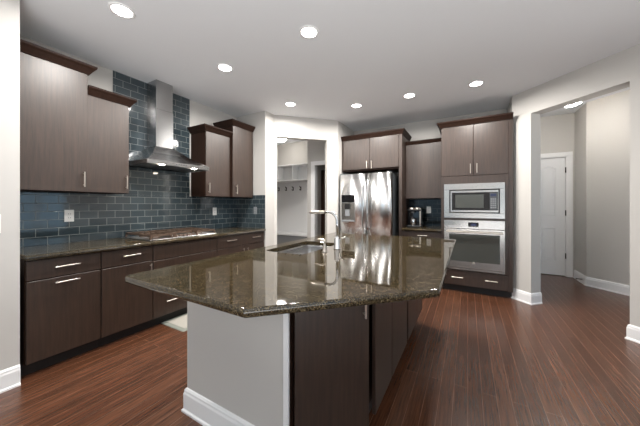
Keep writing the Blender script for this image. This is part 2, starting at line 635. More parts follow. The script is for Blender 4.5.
def panel_ring(x0, x1, z0, z1, arch, y):
    """raised moulding of a door panel, arched top when arch > 0"""
    pts = [(x0, z0), (x1, z0)]
    n = 12
    for i in range(n + 1):
        t = i / n
        x = x1 + (x0 - x1) * t
        pts.append((x, z1 + arch * (math.sin(math.pi * t))))
    def ins(k):
        cx, cz = (x0 + x1) / 2, (z0 + z1) / 2
        return [(cx + (x - cx) * (1 - 2 * k / (x1 - x0)), cz + (z - cz) * (1 - 2 * k / (z1 - z0))) for x, z in pts]
    rings = [[(x, y, z) for x, z in ins(0)], [(x, y - 0.006, z) for x, z in ins(0.012)],
             [(x, y + 0.0005, z) for x, z in ins(0.03)], [(x, y - 0.003, z) for x, z in ins(0.06)]]
    return rings


mb = MB()
for x0, x1 in ((0.83, 1.075), (1.17, 1.405)):
    mb.loops(panel_ring(x0, x1, 1.10, 1.955, 0.05, HY + 0.005), cap0=False)
    mb.loops(panel_ring(x0, x1, 0.26, 0.88, 0.0, HY + 0.005), cap0=False)
mb.build('panel_moulding', M['door'], d1)
for z in (0.37, 1.146, 1.92):
    MB().cyl((1.533, HY - 0.006, z - 0.05), (1.533, HY - 0.006, z + 0.05), 0.009, 10).build('hinge', M['bronze'], d1)

# pantry door casing
struct('trim_2', MB().box(-2.80, -2.725, 4.53, 4.55, 0, 2.10).box(-2.80, -2.15, 4.53, 4.55, 2.10, 2.18)
       .box(-2.725, -2.713, 4.54, 4.65, 0, 2.10), M['white'])

# ------------------------------------------------------------------ tiled backsplashes
o = MB().box(-3.4598, -3.45, 0.577, 3.169, 0.9155, 1.4125).build('backsplash', M['tileY'])
o['label'] = 'long low strip of blue glass subway tile along the left countertop'
o['category'] = 'backsplash'
o = MB().box(-3.4598, -3.45, 1.372, 2.29, 1.413, H - 0.001).build('backsplash', M['tileY'])
o['label'] = 'tall dark subway tile panel rising to the ceiling behind the range hood chimney'
o['category'] = 'backsplash'
o = MB().box(-3.45, -2.818, 3.16, 3.17, 0.9155, 1.45).build('backsplash', M['tileX'])
o['label'] = 'short return of dark subway tile on the wall end right of the corner cabinets'
o['category'] = 'backsplash'
o = MB().box(-0.935, -0.354, 4.95, 4.96, 0.9155, 1.4).build('backsplash', M['tileShaded'])
o['label'] = 'subway tile darkened for shade behind the coffee maker between refrigerator and ovens'
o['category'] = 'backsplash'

# ------------------------------------------------------------------ cabinets
FL = Frame((-2.83, 0), (0, 1), (1, 0))      # left base run, outward +X
FK = Frame((0, 4.35), (1, 0), (0, -1))      # back run, outward -Y
CROWN = [(0.0, 0.0), (0.012, 0.0), (0.018, 0.012), (0.040, 0.045), (0.052, 0.058), (0.056, 0.066), (0.056, 0.080), (0.0, 0.080)]


def pull(F, u, z, length, vertical, parent, n=0.0):
    mb = MB()
    h = length / 2
    if vertical:
        mb.fbox(F, u - 0.005, u + 0.005, n + 0.024, n + 0.034, z - h, z + h, 0.002)
        for s in (-1, 1):
            mb.cyl(F.p(u, n, z + s * (h - 0.018)), F.p(u, n + 0.026, z + s * (h - 0.018)), 0.005, 8)
    else:
        mb.fbox(F, u - h, u + h, n + 0.024, n + 0.034, z - 0.005, z + 0.005, 0.002)
        for s in (-1, 1):
            mb.cyl(F.p(u + s * (h - 0.018), n, z), F.p(u + s * (h - 0.018), n + 0.026, z), 0.005, 8)
    return mb.build('pull_handle', M['nickel'], parent)


def slab(kind, F, u0, u1, z0, z1, parent, n0=0.0):
    g = 0.0015
    return MB().fbox(F, u0 + g, u1 - g, n0 - 0.02, n0, z0 + g, z1 - g, 0.0015).build(kind, M['wood'], parent)


def base_unit(F, u0, u1, depth, label):
    c = F.p((u0 + u1) / 2, -depth / 2, 0)
    t = thing('base_cabinet', c, label, 'cabinet', )
    MB().fbox(F, u0 + 0.0005, u1 - 0.0005, -depth, -0.0215, 0.10, 0.878).build('body', M['woodd'], t)
    MB().fbox(F, u0 + 0.0005, u1 - 0.0005, -depth, -0.08, 0.0, 0.0995).build('toe_kick', M['kick'], t)
    return t


c = base_unit(FL, 0.580, 1.035, 0.62, 'dark wood base cabinet at the left end, two horizontal pulls one above the other')
d = slab('drawer_front', FL, 0.585, 1.033, 0.722, 0.872, c)
pull(FL, 0.81, 0.803, 0.15, False, d)
d = slab('door', FL, 0.585, 1.033, 0.105, 0.716, c)
pull(FL, 0.81, 0.68, 0.15, False, d)

c = base_unit(FL, 1.035, 1.472, 0.62, 'dark wood base cabinet left of the cooktop cabinet, one drawer over one door')
d = slab('drawer_front', FL, 1.038, 1.470, 0.722, 0.872, c)
pull(FL, 1.27, 0.807, 0.15, False, d)
d = slab('door', FL, 1.038, 1.470, 0.105, 0.716, c)
pull(FL, 1.445, 0.62, 0.14, True, d)

c = base_unit(FL, 1.472, 2.262, 0.62, 'dark wood base cabinet directly under the gas cooktop')
slab('false_front', FL, 1.475, 2.259, 0.712, 0.872, c)
d = slab('drawer_front', FL, 1.475, 2.259, 0.408, 0.706, c)
pull(FL, 1.675, 0.56, 0.15, False, d)
pull(FL, 2.06, 0.56, 0.15, False, d)
d = slab('drawer_front', FL, 1.475, 2.259, 0.105, 0.402, c)
pull(FL, 1.675, 0.255, 0.15, False, d)
pull(FL, 2.06, 0.255, 0.15, False, d)

c = base_unit(FL, 2.262, 3.16, 0.62, 'dark wood base cabinet in the far corner, wide drawer over two doors')
d = slab('drawer_front', FL, 2.265, 3.157, 0.712, 0.872, c)
pull(FL, 2.49, 0.805, 0.16, False, d)
pull(FL, 2.965, 0.805, 0.16, False, d)
d = slab('door', FL, 2.265, 2.746, 0.105, 0.706, c)
pull(FL, 2.708, 0.60, 0.14, True, d)
d = slab('door', FL, 2.749, 3.157, 0.105, 0.706, c)
pull(FL, 2.787, 0.60, 0.14, True, d)


def upper_unit(face, y0, y1, z0, z1, label, hy, ends):
    """wall cabinet on the left wall; face = X of the door front; ends = crown returns"""
    F = Frame((face, 0), (0, 1), (1, 0))
    t = thing('wall_cabinet', (-3.29, (y0 + y1) / 2, z0), label, 'cabinet')
    MB().box(-3.4495, face - 0.0215, y0, y1, z0, z1).build('body', M['woodd'], t)
    d = MB().fbox(F, y0 + 0.002, y1 - 0.002, -0.02, 0, z0 + 0.002, z1 - 0.002, 0.0015).build('door', M['wood'], t)
    pull(F, hy, z0 + 0.115, 0.14, True, d)
    p = [(face - 0.004, y0), (face - 0.004, y1)]
    if ends[0]:
        p.insert(0, (-3.4495, y0))
    if ends[1]:
        p.append((-3.4495, y1))
    # outward is on the right of travel when going towards +Y on the +X side
    MB().sweep(p, CROWN, z1 - 0.002).build('crown_moulding', M['woodd'], t)
    return t


upper_unit(-3.09, 0.600, 1.030, 1.412, 2.512, 'tall taupe brown wall cabinet at the far left above the white outlet', 0.998, (False, True))
upper_unit(-3.12, 1.032, 1.384, 1.412, 2.335, 'shorter brown wall cabinet immediately left of the range hood', 1.354, (False, True))
upper_unit(-3.12, 2.312, 2.735, 1.412, 2.310, 'shorter brown wall cabinet immediately right of the range hood', 2.352, (True, False))
upper_unit(-3.07, 2.737, 3.155, 1.412, 2.490, 'tall brown wall cabinet in the corner, taller than its neighbour by the hood', 2.80, (True, False))

# cabinet over the refrigerator with its full height end panel
t = thing('refrigerator_cabinet', (-1.48, 4.65, 0), 'brown two door cabinet above the refrigerator with a full height end panel', 'cabinet')
MB().box(-2.018, -0.986, 4.372, 4.9595, 1.90, 2.46).build('body', M['woodd'], t)
MB().box(-0.985, -0.936, 4.35, 4.9595, 0.0, 2.46).build('end_panel', M['wood'], t)
MB().box(-2.018, -2.002, 4.352, 4.372, 1.90, 2.46).build('filler', M['wood'], t)
d = slab('door', FK, -2.0, -1.492, 1.925, 2.455, t)
pull(FK, -1.533, 1.99, 0.14, True, d)
d = slab('door', FK, -1.489, -0.989, 1.925, 2.455, t)
pull(FK, -1.448, 1.99, 0.14, True, d)
MB().sweep([(-2.018, 4.354), (-0.938, 4.354), (-0.938, 4.9595)], [(o * 0.8, z) for o, z in CROWN], 2.458).build(
    'crown_moulding', M['woodd'], t)

# coffee niche
F2 = Frame((0, 4.63), (1, 0), (0, -1))
t = thing('wall_cabinet', (-0.65, 4.8, 1.40), 'single door brown wall cabinet above the coffee maker', 'cabinet')
MB().box(-0.934, -0.354, 4.652, 4.949, 1.402, 2.32).build('body', M['woodd'], t)
slab('door', F2, -0.932, -0.356, 1.402, 2.318, t)
MB().sweep([(-0.934, 4.634), (-0.354, 4.634)], [(o * 0.6, z * 0.75) for o, z in CROWN], 2.318).build('crown_moulding', M['woodd'], t)
c = base_unit(FK, -0.934, -0.354, 0.60, 'dark wood base cabinet under the coffee maker counter')
d = slab('drawer_front', FK, -0.932, -0.356, 0.722, 0.872, c)
pull(FK, -0.62, 0.81, 0.14, False, d)
slab('door', FK, -0.932, -0.356, 0.105, 0.716, c)

# tall oven cabinet
t = thing('oven_cabinet', (0.083, 4.65, 0), 'tall brown cabinet housing the microwave and wall oven', 'cabinet')
MB().box(-0.352, -0.330, 4.372, 4.9595, 0.10, 2.46).box(0.488, 0.534, 4.372, 4.9595, 0.10, 2.46).box(
    -0.330, 0.488, 4.372, 4.9595, 1.66, 2.46).box(-0.330, 0.488, 4.372, 4.9595, 0.10, 0.335).box(
    -0.330, 0.488, 4.93, 4.9595, 0.335, 1.66).build('body', M['woodd'], t)
MB().box(-0.351, -0.314, 4.352, 4.3715, 0.325, 1.716, 0.001).box(0.445, 0.486, 4.352, 4.3715, 0.325, 1.716, 0.001).box(
    -0.314, 0.445, 4.352, 4.3715, 1.605, 1.716, 0.001).box(-0.314, 0.445, 4.352, 4.3715, 1.07, 1.098, 0.001).box(
    -0.314, 0.445, 4.352, 4.3715, 0.322, 0.338, 0.001).build('face_frame', M['wood'], t)
MB().box(0.4885, 0.534, 4.352, 4.3715, 0.10, 2.46, 0.001).build('end_stile', M['wood'], t)
MB().box(-0.352, 0.534, 4.43, 4.95, 0.0, 0.0995).build('toe_kick', M['kick'], t)
d = slab('door', FK, -0.350, 0.068, 1.720, 2.455, t)
pull(FK, 0.033, 1.818, 0.14, True, d)
d = slab('door', FK, 0.071, 0.487, 1.720, 2.455, t)
pull(FK, 0.114, 1.818, 0.14, True, d)
d = slab('drawer_front', FK, -0.350, 0.487, 0.105, 0.318, t)
pull(FK, -0.133, 0.222, 0.15, False, d)
pull(FK, 0.287, 0.222, 0.15, False, d)
MB().sweep([(-0.352, 4.9595), (-0.352, 4.354), (0.533, 4.354)], CROWN, 2.458).build('crown_moulding', M['woodd'], t)


# ------------------------------------------------------------------ countertops
def rounded(poly, r, seg=5):
    """round the corners of a counter-clockwise polygon; r per corner"""
    out = []
    n = len(poly)
    for i in range(n):
        p, a, b = Vector(poly[i]), Vector(poly[i - 1]), Vector(poly[(i + 1) % n])
        rr = r[i] if isinstance(r, (list, tuple)) else r
        if rr <= 0:
            out.append((p.x, p.y))
            continue
        u, v = (a - p).normalized(), (b - p).normalized()
        ang = u.angle(v)
        d = rr / math.tan(ang / 2)
        c = p + (u + v).normalized() * (rr / math.sin(ang / 2))
        s, e = p + u * d - c, p + v * d - c
        a0 = math.atan2(s.y, s.x)
        da = math.atan2(e.y, e.x) - a0
        while da <= -math.pi:
            da += 2 * math.pi
        while da > math.pi:
            da -= 2 * math.pi
        for k in range(seg + 1):
            t = a0 + da * k / seg
            out.append((c.x + rr * math.cos(t), c.y + rr * math.sin(t)))
    return out


def inset(poly, k):
    out = []
    n = len(poly)
    for i in range(n):
        p, a, b = Vector(poly[i]), Vector(poly[i - 1]), Vector(poly[(i + 1) % n])
        d0, d1 = (p - a).normalized(), (b - p).normalized()
        n0, n1 = Vector((-d0.y, d0.x)), Vector((-d1.y, d1.x))
        m = n0 + n1
        m = m / m.dot(n0)
        out.append((p.x + m.x * k, p.y + m.y * k))
    return out


def worktop(mb, outline, z0, z1, hole=None):
    bm = mb.bm
    prof = [(0.006, z0), (0.0, z0 + 0.005), (0.0, z1 - 0.009), (0.003, z1 - 0.003), (0.009, z1)]
    rings = []
    for k, z in prof:
        rings.append([bm.verts.new((x, y, z)) for x, y in inset(outline, k)])
    n = len(outline)
    for a, b in zip(rings[:-1], rings[1:]):
        for i in range(n):
            j = (i + 1) % n
            bm.faces.new((a[i], a[j], b[j], b[i])).smooth = True
    if hole is None:
        bm.faces.new(list(reversed(rings[0])))
        bm.faces.new(rings[-1])
    else:
        hr = []
        for k, z in ((0, z0), (0, z1 - 0.003), (-0.003, z1)):
            hr.append([bm.verts.new((x, y, z)) for x, y in inset(hole, k)])
        m = len(hole)
        for a, b in zip(hr[:-1], hr[1:]):
            for i in range(m):
                j = (i + 1) % m
                bm.faces.new((a[i], a[j], b[j], b[i]))
        for R, Q in ((rings[0], hr[0]), (rings[-1], hr[-1])):
            es = []
            for loop in (R, Q):
                for i in range(len(loop)):
                    e = bm.edges.get((loop[i], loop[(i + 1) % len(loop)])) or bm.edges.new((loop[i], loop[(i + 1) % len(loop)]))
                    es.append(e)
            bmesh.ops.triangle_fill(bm, use_beauty=True, use_dissolve=False, edges=es)
    return mb


def tag(o, label, cat, group=None):
    o['label'] = label
    o['category'] = cat
    if group:
        o['group'] = group
    return o


o = worktop(MB(), [(-3.4595, 0.578), (-2.795, 0.578), (-2.795, 3.159), (-3.4595, 3.159)], 0.8785, 0.915).build('countertop', M['granite'])
tag(o, 'dark granite countertop along the left wall holding the gas cooktop', 'countertop')
o = worktop(MB(), [(-0.9345, 4.31), (-0.3535, 4.31), (-0.3535, 4.9595), (-0.9345, 4.9595)], 0.8785, 0.915).build('countertop', M['granite'])
tag(o, 'short dark granite countertop under the coffee maker', 'countertop')

# ------------------------------------------------------------------ island
IC = [(-1.59, 0.675), (-0.700, 0.675), (-0.108, 1.262), (-0.108, 3.20), (-1.59, 3.20)]
IC = rounded(IC, [0.03, 0.02, 0.02, 0.03, 0.03])
SX0, SX1, SY0, SY1 = -1.455, -1.085, 1.625, 2.290
SINK = rounded([(SX0, SY0), (SX1, SY0), (SX1, SY1), (SX0, SY1)], 0.05, 6)
o = worktop(MB(), IC, 0.879, 0.915, SINK).build('countertop', M['granite'])
tag(o, 'large polished brown granite island countertop with a clipped corner and sink cutout', 'countertop')

isl = thing('kitchen_island', (-0.98, 2.0, 0), 'kitchen island with white end panel and dark wood doors, standing mid floor', 'island')
PX0, PX1 = -1.53, -0.771
MB().box(PX0, PX1, 1.0, 1.115, 0, 0.878).build('end_panel', M['wall'], isl, label='pale grey painted end panel')
MB().box(PX1, -0.741, 0.992, 1.115, 0, 0.878, 0.002).build('corner_trim', M['white'], isl, label='white vertical corner trim')
MB().sweep([(PX0, 1.115), (PX0, 1.0), (PX1, 1.0)], BB).build('baseboard', M['white'], isl, label='white moulded baseboard')
SX = -0.44
body = [(PX0 + 0.001, 1.116), (-0.740, 1.116), (-0.740, 1.003), (-0.735, 1.003), (-0.735, 1.046), (SX - 0.06, 1.321), (SX - 0.06, 3.08), (PX0 + 0.001, 3.08)]
# hollow top so that the sink bowl fits: lower box to 0.62, rim walls above
MB().prism(body, 0.13, 0.62).box(PX0 + 0.001, PX0 + 0.02, 1.116, 3.08, 0.62, 0.878).box(SX - 0.08, SX - 0.06, 1.36, 3.08, 0.62, 0.878).prism(
    [(-0.740, 1.003), (-0.735, 1.003), (-0.735, 1.046), (SX - 0.06, 1.321), (SX - 0.06, 1.359), (SX - 0.08, 1.359), (-0.76, 1.075), (-0.76, 1.06)], 0.62, 0.878).box(
    PX0 + 0.02, SX - 0.06, 3.06, 3.08, 0.62, 0.878).build('body', M['woodd'], isl)
MB().prism([(PX0 + 0.06, 1.117), (-0.78, 1.117), (SX - 0.09, 1.40), (SX - 0.09, 3.05), (PX0 + 0.06, 3.05)], 0.0, 0.1295).build('toe_kick', M['kick'], isl)
FC = Frame((-0.727, 1.0), (1, 1), (1, -1))
LC = (SX + 0.727) * math.sqrt(2)
d = MB().fbox(FC, 0.016, LC - 0.004, -0.018, 0.002, 0.135, 0.872, 0.0015).build('door', M['wood'], isl)
pull(FC, LC - 0.035, 0.79, 0.14, True, d, 0.002)
FS = Frame((SX, 0), (0, 1), (1, 0))
slab('door', FS, 1.385, 1.738, 0.135, 0.872, isl)
slab('door', FS, 1.751, 2.236, 0.135, 0.872, isl)
slab('door', FS, 2.290, 2.72, 0.135, 0.872, isl)
slab('door', FS, 2.723, 3.078, 0.135, 0.872, isl)

# undermount sink
snk = thing('sink', ((SX0 + SX1) / 2, (SY0 + SY1) / 2, 0.68), 'undermount stainless steel sink set in the island countertop', 'sink')
rings = []
for k, z in ((-0.02, 0.8783), (-0.006, 0.8783), (-0.004, 0.86), (0.006, 0.72), (0.03, 0.69), (0.10, 0.684)):
    rings.append([(x, y, z) for x, y in inset(SINK, k)])
MB().loops(rings, cap0=False, smooth=True).build('bowl', M['steelh'], snk)
MB().lathe(((SX0 + SX1) / 2, (SY0 + SY1) / 2, 0.685), [(0.045, 0.0), (0.042, 0.004), (0.03, 0.001), (0.0005, 0.0005)], 24).build('drain', M['chrome'], snk)

# faucet
fx, fy = -0.965, 1.985
fa = thing('faucet', (fx, fy, 0.915), 'tall chrome gooseneck faucet with pull out spray head beside the sink', 'faucet')
MB().lathe((fx, fy, 0.915), [(0.030, 0.0005), (0.030, 0.006), (0.026, 0.012), (0.024, 0.085), (0.020, 0.095), (0.014, 0.105)], 24,
           cap0=True, cap1=True).build('base', M['chrome'], fa)
pts = [(fx, fy, 1.01), (fx, fy, 1.13)]
R = 0.08
for k in range(1, 11):
    a = math.radians(9 * k)
    pts.append((fx - R + R * math.cos(a), fy, 1.148 + R * math.sin(a)))
pts.append((fx - 0.12, fy, 1.228))
MB().tube(pts, 0.0115, 14).build('neck', M['chrome'], fa)
MB().tube([(fx - 0.118, fy, 1.228), (fx - 0.125, fy, 1.228), (fx - 0.235, fy, 1.2275), (fx - 0.262, fy, 1.225), (fx - 0.272, fy, 1.218)],
          [0.012, 0.015, 0.0155, 0.014, 0.010], 16).build('spray_head', M['nickel'], fa)
MB().tube([(fx, fy + 0.015, 0.975), (fx, fy + 0.05, 0.985), (fx, fy + 0.055, 0.986)], [0.013, 0.013, 0.010], 12).cyl(
    (fx + 0.002, fy + 0.045, 0.985), (fx + 0.06, fy + 0.05, 1.02), 0.006, 10).build('handle', M['chrome'], fa)

sx, sy = -0.985, 1.80
sd = thing('soap_dispenser', (sx, sy, 0.915), 'small brushed soap dispenser pump between sink and faucet', 'dispenser')
MB().lathe((sx, sy, 0.915), [(0.023, 0.0005), (0.022, 0.006), (0.017, 0.012), (0.013, 0.035), (0.010, 0.06), (0.009, 0.075)], 20, cap0=True, cap1=True).build('base', M['nickel'], sd)
MB().tube([(sx, sy, 0.985), (sx, sy, 1.002), (sx - 0.014, sy, 1.014), (sx - 0.05, sy, 1.014), (sx - 0.085, sy, 1.005)],
          [0.011, 0.012, 0.011, 0.008, 0.006], 12).build('spout', M['nickel'], sd)

# ------------------------------------------------------------------ range hood
hd = thing('range_hood', (-3.2, 1.855, 1.742), 'stainless steel chimney range hood above the cooktop', 'hood')
hx0, hx1, hy0, hy1 = -3.4495, -2.95, 1.477, 2.234


def rect(x0, x1, y0, y1, z):
    return [(x0, y0, z), (x1, y0, z), (x1, y1, z), (x0, y1, z)]


ch = (-3.4495, -3.24, 1.72, 1.93)
MB().loops([rect(hx0, hx1, hy0, hy1, 1.786), rect(hx0, hx1 - 0.05, hy0 + 0.05, hy1 - 0.055, 1.818),
            rect(hx0, hx1 - 0.17, hy0 + 0.148, hy1 - 0.18, 1.895),
            rect(hx0, ch[1] + 0.02, ch[2] - 0.02, ch[3] + 0.025, 1.985), rect(hx0, ch[1], ch[2], ch[3], 1.995)]).build('canopy', M['steel'], hd)
MB().loops([rect(hx0, hx1, hy0, hy1, 1.742), rect(hx0, hx1, hy0, hy1, 1.7858)], cap0=False).loops(
    [rect(hx0, hx1 - 0.02, hy0 + 0.02, hy1 - 0.02, 1.752), rect(hx0, hx1, hy0, hy1, 1.742)], cap1=False).build('lip', M['steelh'], hd)
MB().box(ch[0], ch[1], ch[2], ch[3], 1.9955, 2.45, 0.002).build('chimney', M['steel'], hd)
MB().box(ch[0], ch[1] - 0.004, ch[2] + 0.004, ch[3] - 0.004, 2.4505, H - 0.001, 0.002).build('chimney', M['steel'], hd)
for i in range(3):
    y0 = hy0 + 0.03 + i * 0.236
    MB().box(hx0 + 0.06, hx1 - 0.09, y0, y0 + 0.226, 1.748, 1.7515).build('filter', M['darkgrey'], hd)
for y in (1.66, 2.06):
    MB().lathe((hx1 - 0.055, y, 1.7455), [(0.028, 0.006), (0.028, 0.0), (0.0005, 0.0)], 16).build('hood_lamp', M['hoodled'], hd)
for i in range(5):
    MB().cyl((hx1, 1.795 + i * 0.03, 1.764), (hx1 + 0.004, 1.795 + i * 0.03, 1.764), 0.007, 10).build('button', M['darkgrey'], hd)

# ------------------------------------------------------------------ gas cooktop
ct = thing('gas_cooktop', (-3.11, 1.855, 0.915), 'stainless gas cooktop with cast iron grates on the left countertop', 'cooktop')
MB().box(-3.39, -2.835, 1.45, 2.26, 0.9155, 0.928, 0.004).build('tray', M['steelh'], ct)
for i, y in enumerate((1.590, 1.855, 2.120)):
    mb = MB()
    x0, x1, w, zt = -3.37, (-2.86 if i != 1 else -2.95), 0.125, 0.978
    for yy in (y - w, y + w):
        mb.box(x0, x1, yy - 0.006, yy + 0.006, zt - 0.02, zt)
    for xx in (x0, (x0 + x1) / 2, x1):
        mb.box(xx - 0.006, xx + 0.006, y - w, y + w, zt - 0.02, zt)
    for yy in (y - w / 2, y, y + w / 2):
        mb.box(x0, x1, yy - 0.006, yy + 0.006, zt - 0.02, zt)
    for xx in (x0, x1):
        for yy in (y - w, y + w):
            mb.box(xx - 0.008, xx + 0.008, yy - 0.008, yy + 0.008, 0.9283, zt - 0.02)
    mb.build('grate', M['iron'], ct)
    for xx in ((-3.245, -3.02) if i != 1 else (-3.15,)):
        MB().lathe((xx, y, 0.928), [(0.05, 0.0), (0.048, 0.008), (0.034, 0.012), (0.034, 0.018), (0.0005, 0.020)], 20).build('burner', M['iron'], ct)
for i in range(5):
    y = 1.855 + (i - 2) * 0.05
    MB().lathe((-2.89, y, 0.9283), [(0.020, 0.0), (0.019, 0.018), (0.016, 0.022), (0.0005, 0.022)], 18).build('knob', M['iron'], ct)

# ------------------------------------------------------------------ refrigerator
fr = thing('refrigerator', (-1.52, 4.5, 0), 'stainless steel refrigerator with water dispenser and paired door handles', 'refrigerator')
FX0, FXM, FX1, FY = -1.992, -1.488, -1.058, 4.17
MB().box(FX0 + 0.01, FX1 - 0.004, FY + 0.075, 4.94, 0.0, 1.80).build('body', M['darkgrey'], fr)


def bowed(x0, x1, z0, z1, bow, yb):
    """door: flat back at yb, front bulging towards the room, rounded vertical edges"""
    n = 14
    prof = []
    for i in range(n + 1):
        t = i / n
        x = x0 + (x1 - x0) * t
        e = 1 - (2 * t - 1) ** 2
        prof.append((x, yb - 0.040 - bow * e - 0.018 * min(1.0, e * 3.5)))
    poly = [(x0, yb), *prof, (x1, yb)]
    rings = [[(x, y, z) for x, y in poly] for z in (z0, z1)]
    return MB().loops(rings, smooth=False)


dl = bowed(FX0, FXM - 0.003, 0.76, 1.822, 0.034, FY + 0.07).build('door', M['steelf'], fr)
dr = bowed(FXM + 0.003, FX1, 0.76, 1.822, 0.034, FY + 0.07).build('door', M['steelf'], fr)
fz = bowed(FX0, FX1, 0.08, 0.75, 0.02, FY + 0.07).build('freezer_drawer', M['steelf'], fr)
for o_ in (dl, dr, fz):
    for p in o_.data.polygons:
        if abs(p.normal.z) < 0.5:
            p.use_smooth = True


def bow_handle(x, par):
    n = 16
    pts = [(x, FY + 0.0, 0.86)]
    for i in range(n + 1):
        t = i / n
        pts.append((x, FY - 0.035 - 0.035 * math.sin(math.pi * t), 0.87 + 0.84 * t))
    pts.append((x, FY + 0.0, 1.72))
    return MB().tube(pts, 0.013, 12).build('handle', M['chrome'], par)


bow_handle(FXM - 0.042, dl)
bow_handle(FXM + 0.042, dr)
MB().tube([(FX0 + 0.12, FY, 0.68), (FX0 + 0.12, FY - 0.06, 0.68), (FX1 - 0.12, FY - 0.06, 0.68), (FX1 - 0.12, FY, 0.68)], 0.012, 12).build('handle', M['steelf'], fz)
# water and ice dispenser
dxa, dxb = -1.925, -1.685
yd = FY - 0.016
MB().box(dxa - 0.012, dxb + 0.012, yd - 0.004, FY + 0.03, 0.985, 1.475, 0.003).build('dispenser_frame', M['steelh'], dl)
MB().box(dxa, dxb, yd - 0.007, yd - 0.0045, 1.335, 1.465).build('control_panel', M['blackgl'], dl)
MB().box(dxa, dxb, yd - 0.0065, yd - 0.0045, 1.005, 1.325).build('dispenser_recess', M['steelo'], dl)
MB().box(dxa + 0.06, dxa + 0.16, yd - 0.03, yd - 0.007, 1.22, 1.315, 0.004).build('nozzle', M['black'], dl)
MB().box(dxa + 0.07, dxa + 0.15, yd - 0.022, yd - 0.007, 1.10, 1.215, 0.003).build('paddle', M['grey'], dl)
MB().box(dxa + 0.005, dxb - 0.005, yd - 0.035, yd - 0.007, 1.005, 1.03, 0.003).build('drip_tray', M['grey'], dl)
for x in (FX0 + 0.05, FX1 - 0.05):
    MB().box(x - 0.035, x + 0.035, FY + 0.02, FY + 0.14, 1.8225, 1.838, 0.004).build('hinge_cover', M['darkgrey'], fr)

# ------------------------------------------------------------------ built-in microwave and wall oven
FO = Frame((0, 4.35), (1, 0), (0, -1))
mw = thing('microwave', (0.07, 4.5, 1.10), 'built in stainless microwave with trim frame, above the wall oven', 'microwave')
MB().box(-0.27, 0.41, 4.373, 4.85, 1.105, 1.59).build('body', M['darkgrey'], mw)
mb = MB()
a0, a1, b0, b1 = -0.312, 0.443, 1.100, 1.603
i0, i1, j0, j1 = -0.240, 0.385, 1.172, 1.516
mb.fbox(FO, a0, a1, -0.0015, 0.020, j1, b1, 0.002).fbox(FO, a0, a1, -0.0015, 0.020, b0, j0, 0.002)
mb.fbox(FO, a0, i0, -0.0015, 0.020, j0, j1, 0.002).fbox(FO, i1, a1, -0.0015, 0.020, j0, j1, 0.002)
mb.build('trim_frame', M['steelo'], mw)
MB().fbox(FO, i0 + 0.001, i1 - 0.001, -0.016, 0.002, j0 + 0.001, j1 - 0.001).build('gap_liner', M['black'], mw)
MB().fbox(FO, i0 + 0.014, i1 - 0.014, 0.0021, 0.012, j0 + 0.014, j1 - 0.014, 0.002).build('front', M['steelo'], mw)
dd = MB().fbox(FO, -0.205, 0.362, 0.0125, 0.022, 1.215, 1.472, 0.002).build('door', M['blackgl'], mw)
MB().fbox(FO, -0.160, 0.195, 0.0222, 0.0235, 1.248, 1.440).build('window', M['ovenglass'], dd)
kp = MB().fbox(FO, 0.268, 0.352, 0.0222, 0.0236, 1.225, 1.462).build('keypad', M['darkgrey'], dd)
for r in range(5):
    for k in range(3):
        MB().fbox(FO, 0.277 + k * 0.024, 0.294 + k * 0.024, 0.0237, 0.0248, 1.245 + r * 0.030, 1.262 + r * 0.030).build('key', M['grey'], kp)
MB().fbox(FO, 0.277, 0.343, 0.0237, 0.0246, 1.412, 1.448).build('clock_display', M['display'], kp)

ov = thing('wall_oven', (0.07, 4.5, 0.34), 'stainless wall oven with long bar handle, below the microwave', 'oven')
MB().box(-0.29, 0.43, 4.373, 4.9, 0.345, 1.06).build('body', M['darkgrey'], ov)
cp = MB().fbox(FO, -0.312, 0.443, -0.0015, 0.022, 0.945, 1.066, 0.003).build('control_panel', M['steelo'], ov)
cd = MB().fbox(FO, 0.005, 0.135, 0.0222, 0.0232, 0.972, 1.038).build('clock_panel', M['blackgl'], cp)
MB().fbox(FO, 0.040, 0.105, 0.0234, 0.0240, 0.990, 1.022).build('clock_display', M['display'], cd)
dd = MB().fbox(FO, -0.312, 0.443, -0.0015, 0.028, 0.372, 0.938, 0.003).build('door', M['steelo'], ov)
MB().fbox(FO, -0.240, 0.385, 0.0282, 0.0305, 0.468, 0.868, 0.001).build('window', M['ovenglass'], dd)
mb = MB().fbox(FO, -0.278, 0.421, 0.055, 0.075, 0.886, 0.912, 0.007, 2)
for u in (-0.24, 0.383):
    mb.fbox(FO, u - 0.012, u + 0.012, 0.028, 0.057, 0.889, 0.909, 0.002)
mb.build('handle', M['nickel'], dd)
MB().cyl((0.075, 4.35 - 0.0282, 0.503 - 0.045), (0.075, 4.35 - 0.0312, 0.503 - 0.045), 0.016, 16).build('badge', M['nickel'], dd)
MB().fbox(FO, -0.312, 0.443, -0.0015, 0.018, 0.340, 0.368, 0.002).build('vent_strip', M['steelo'], ov)

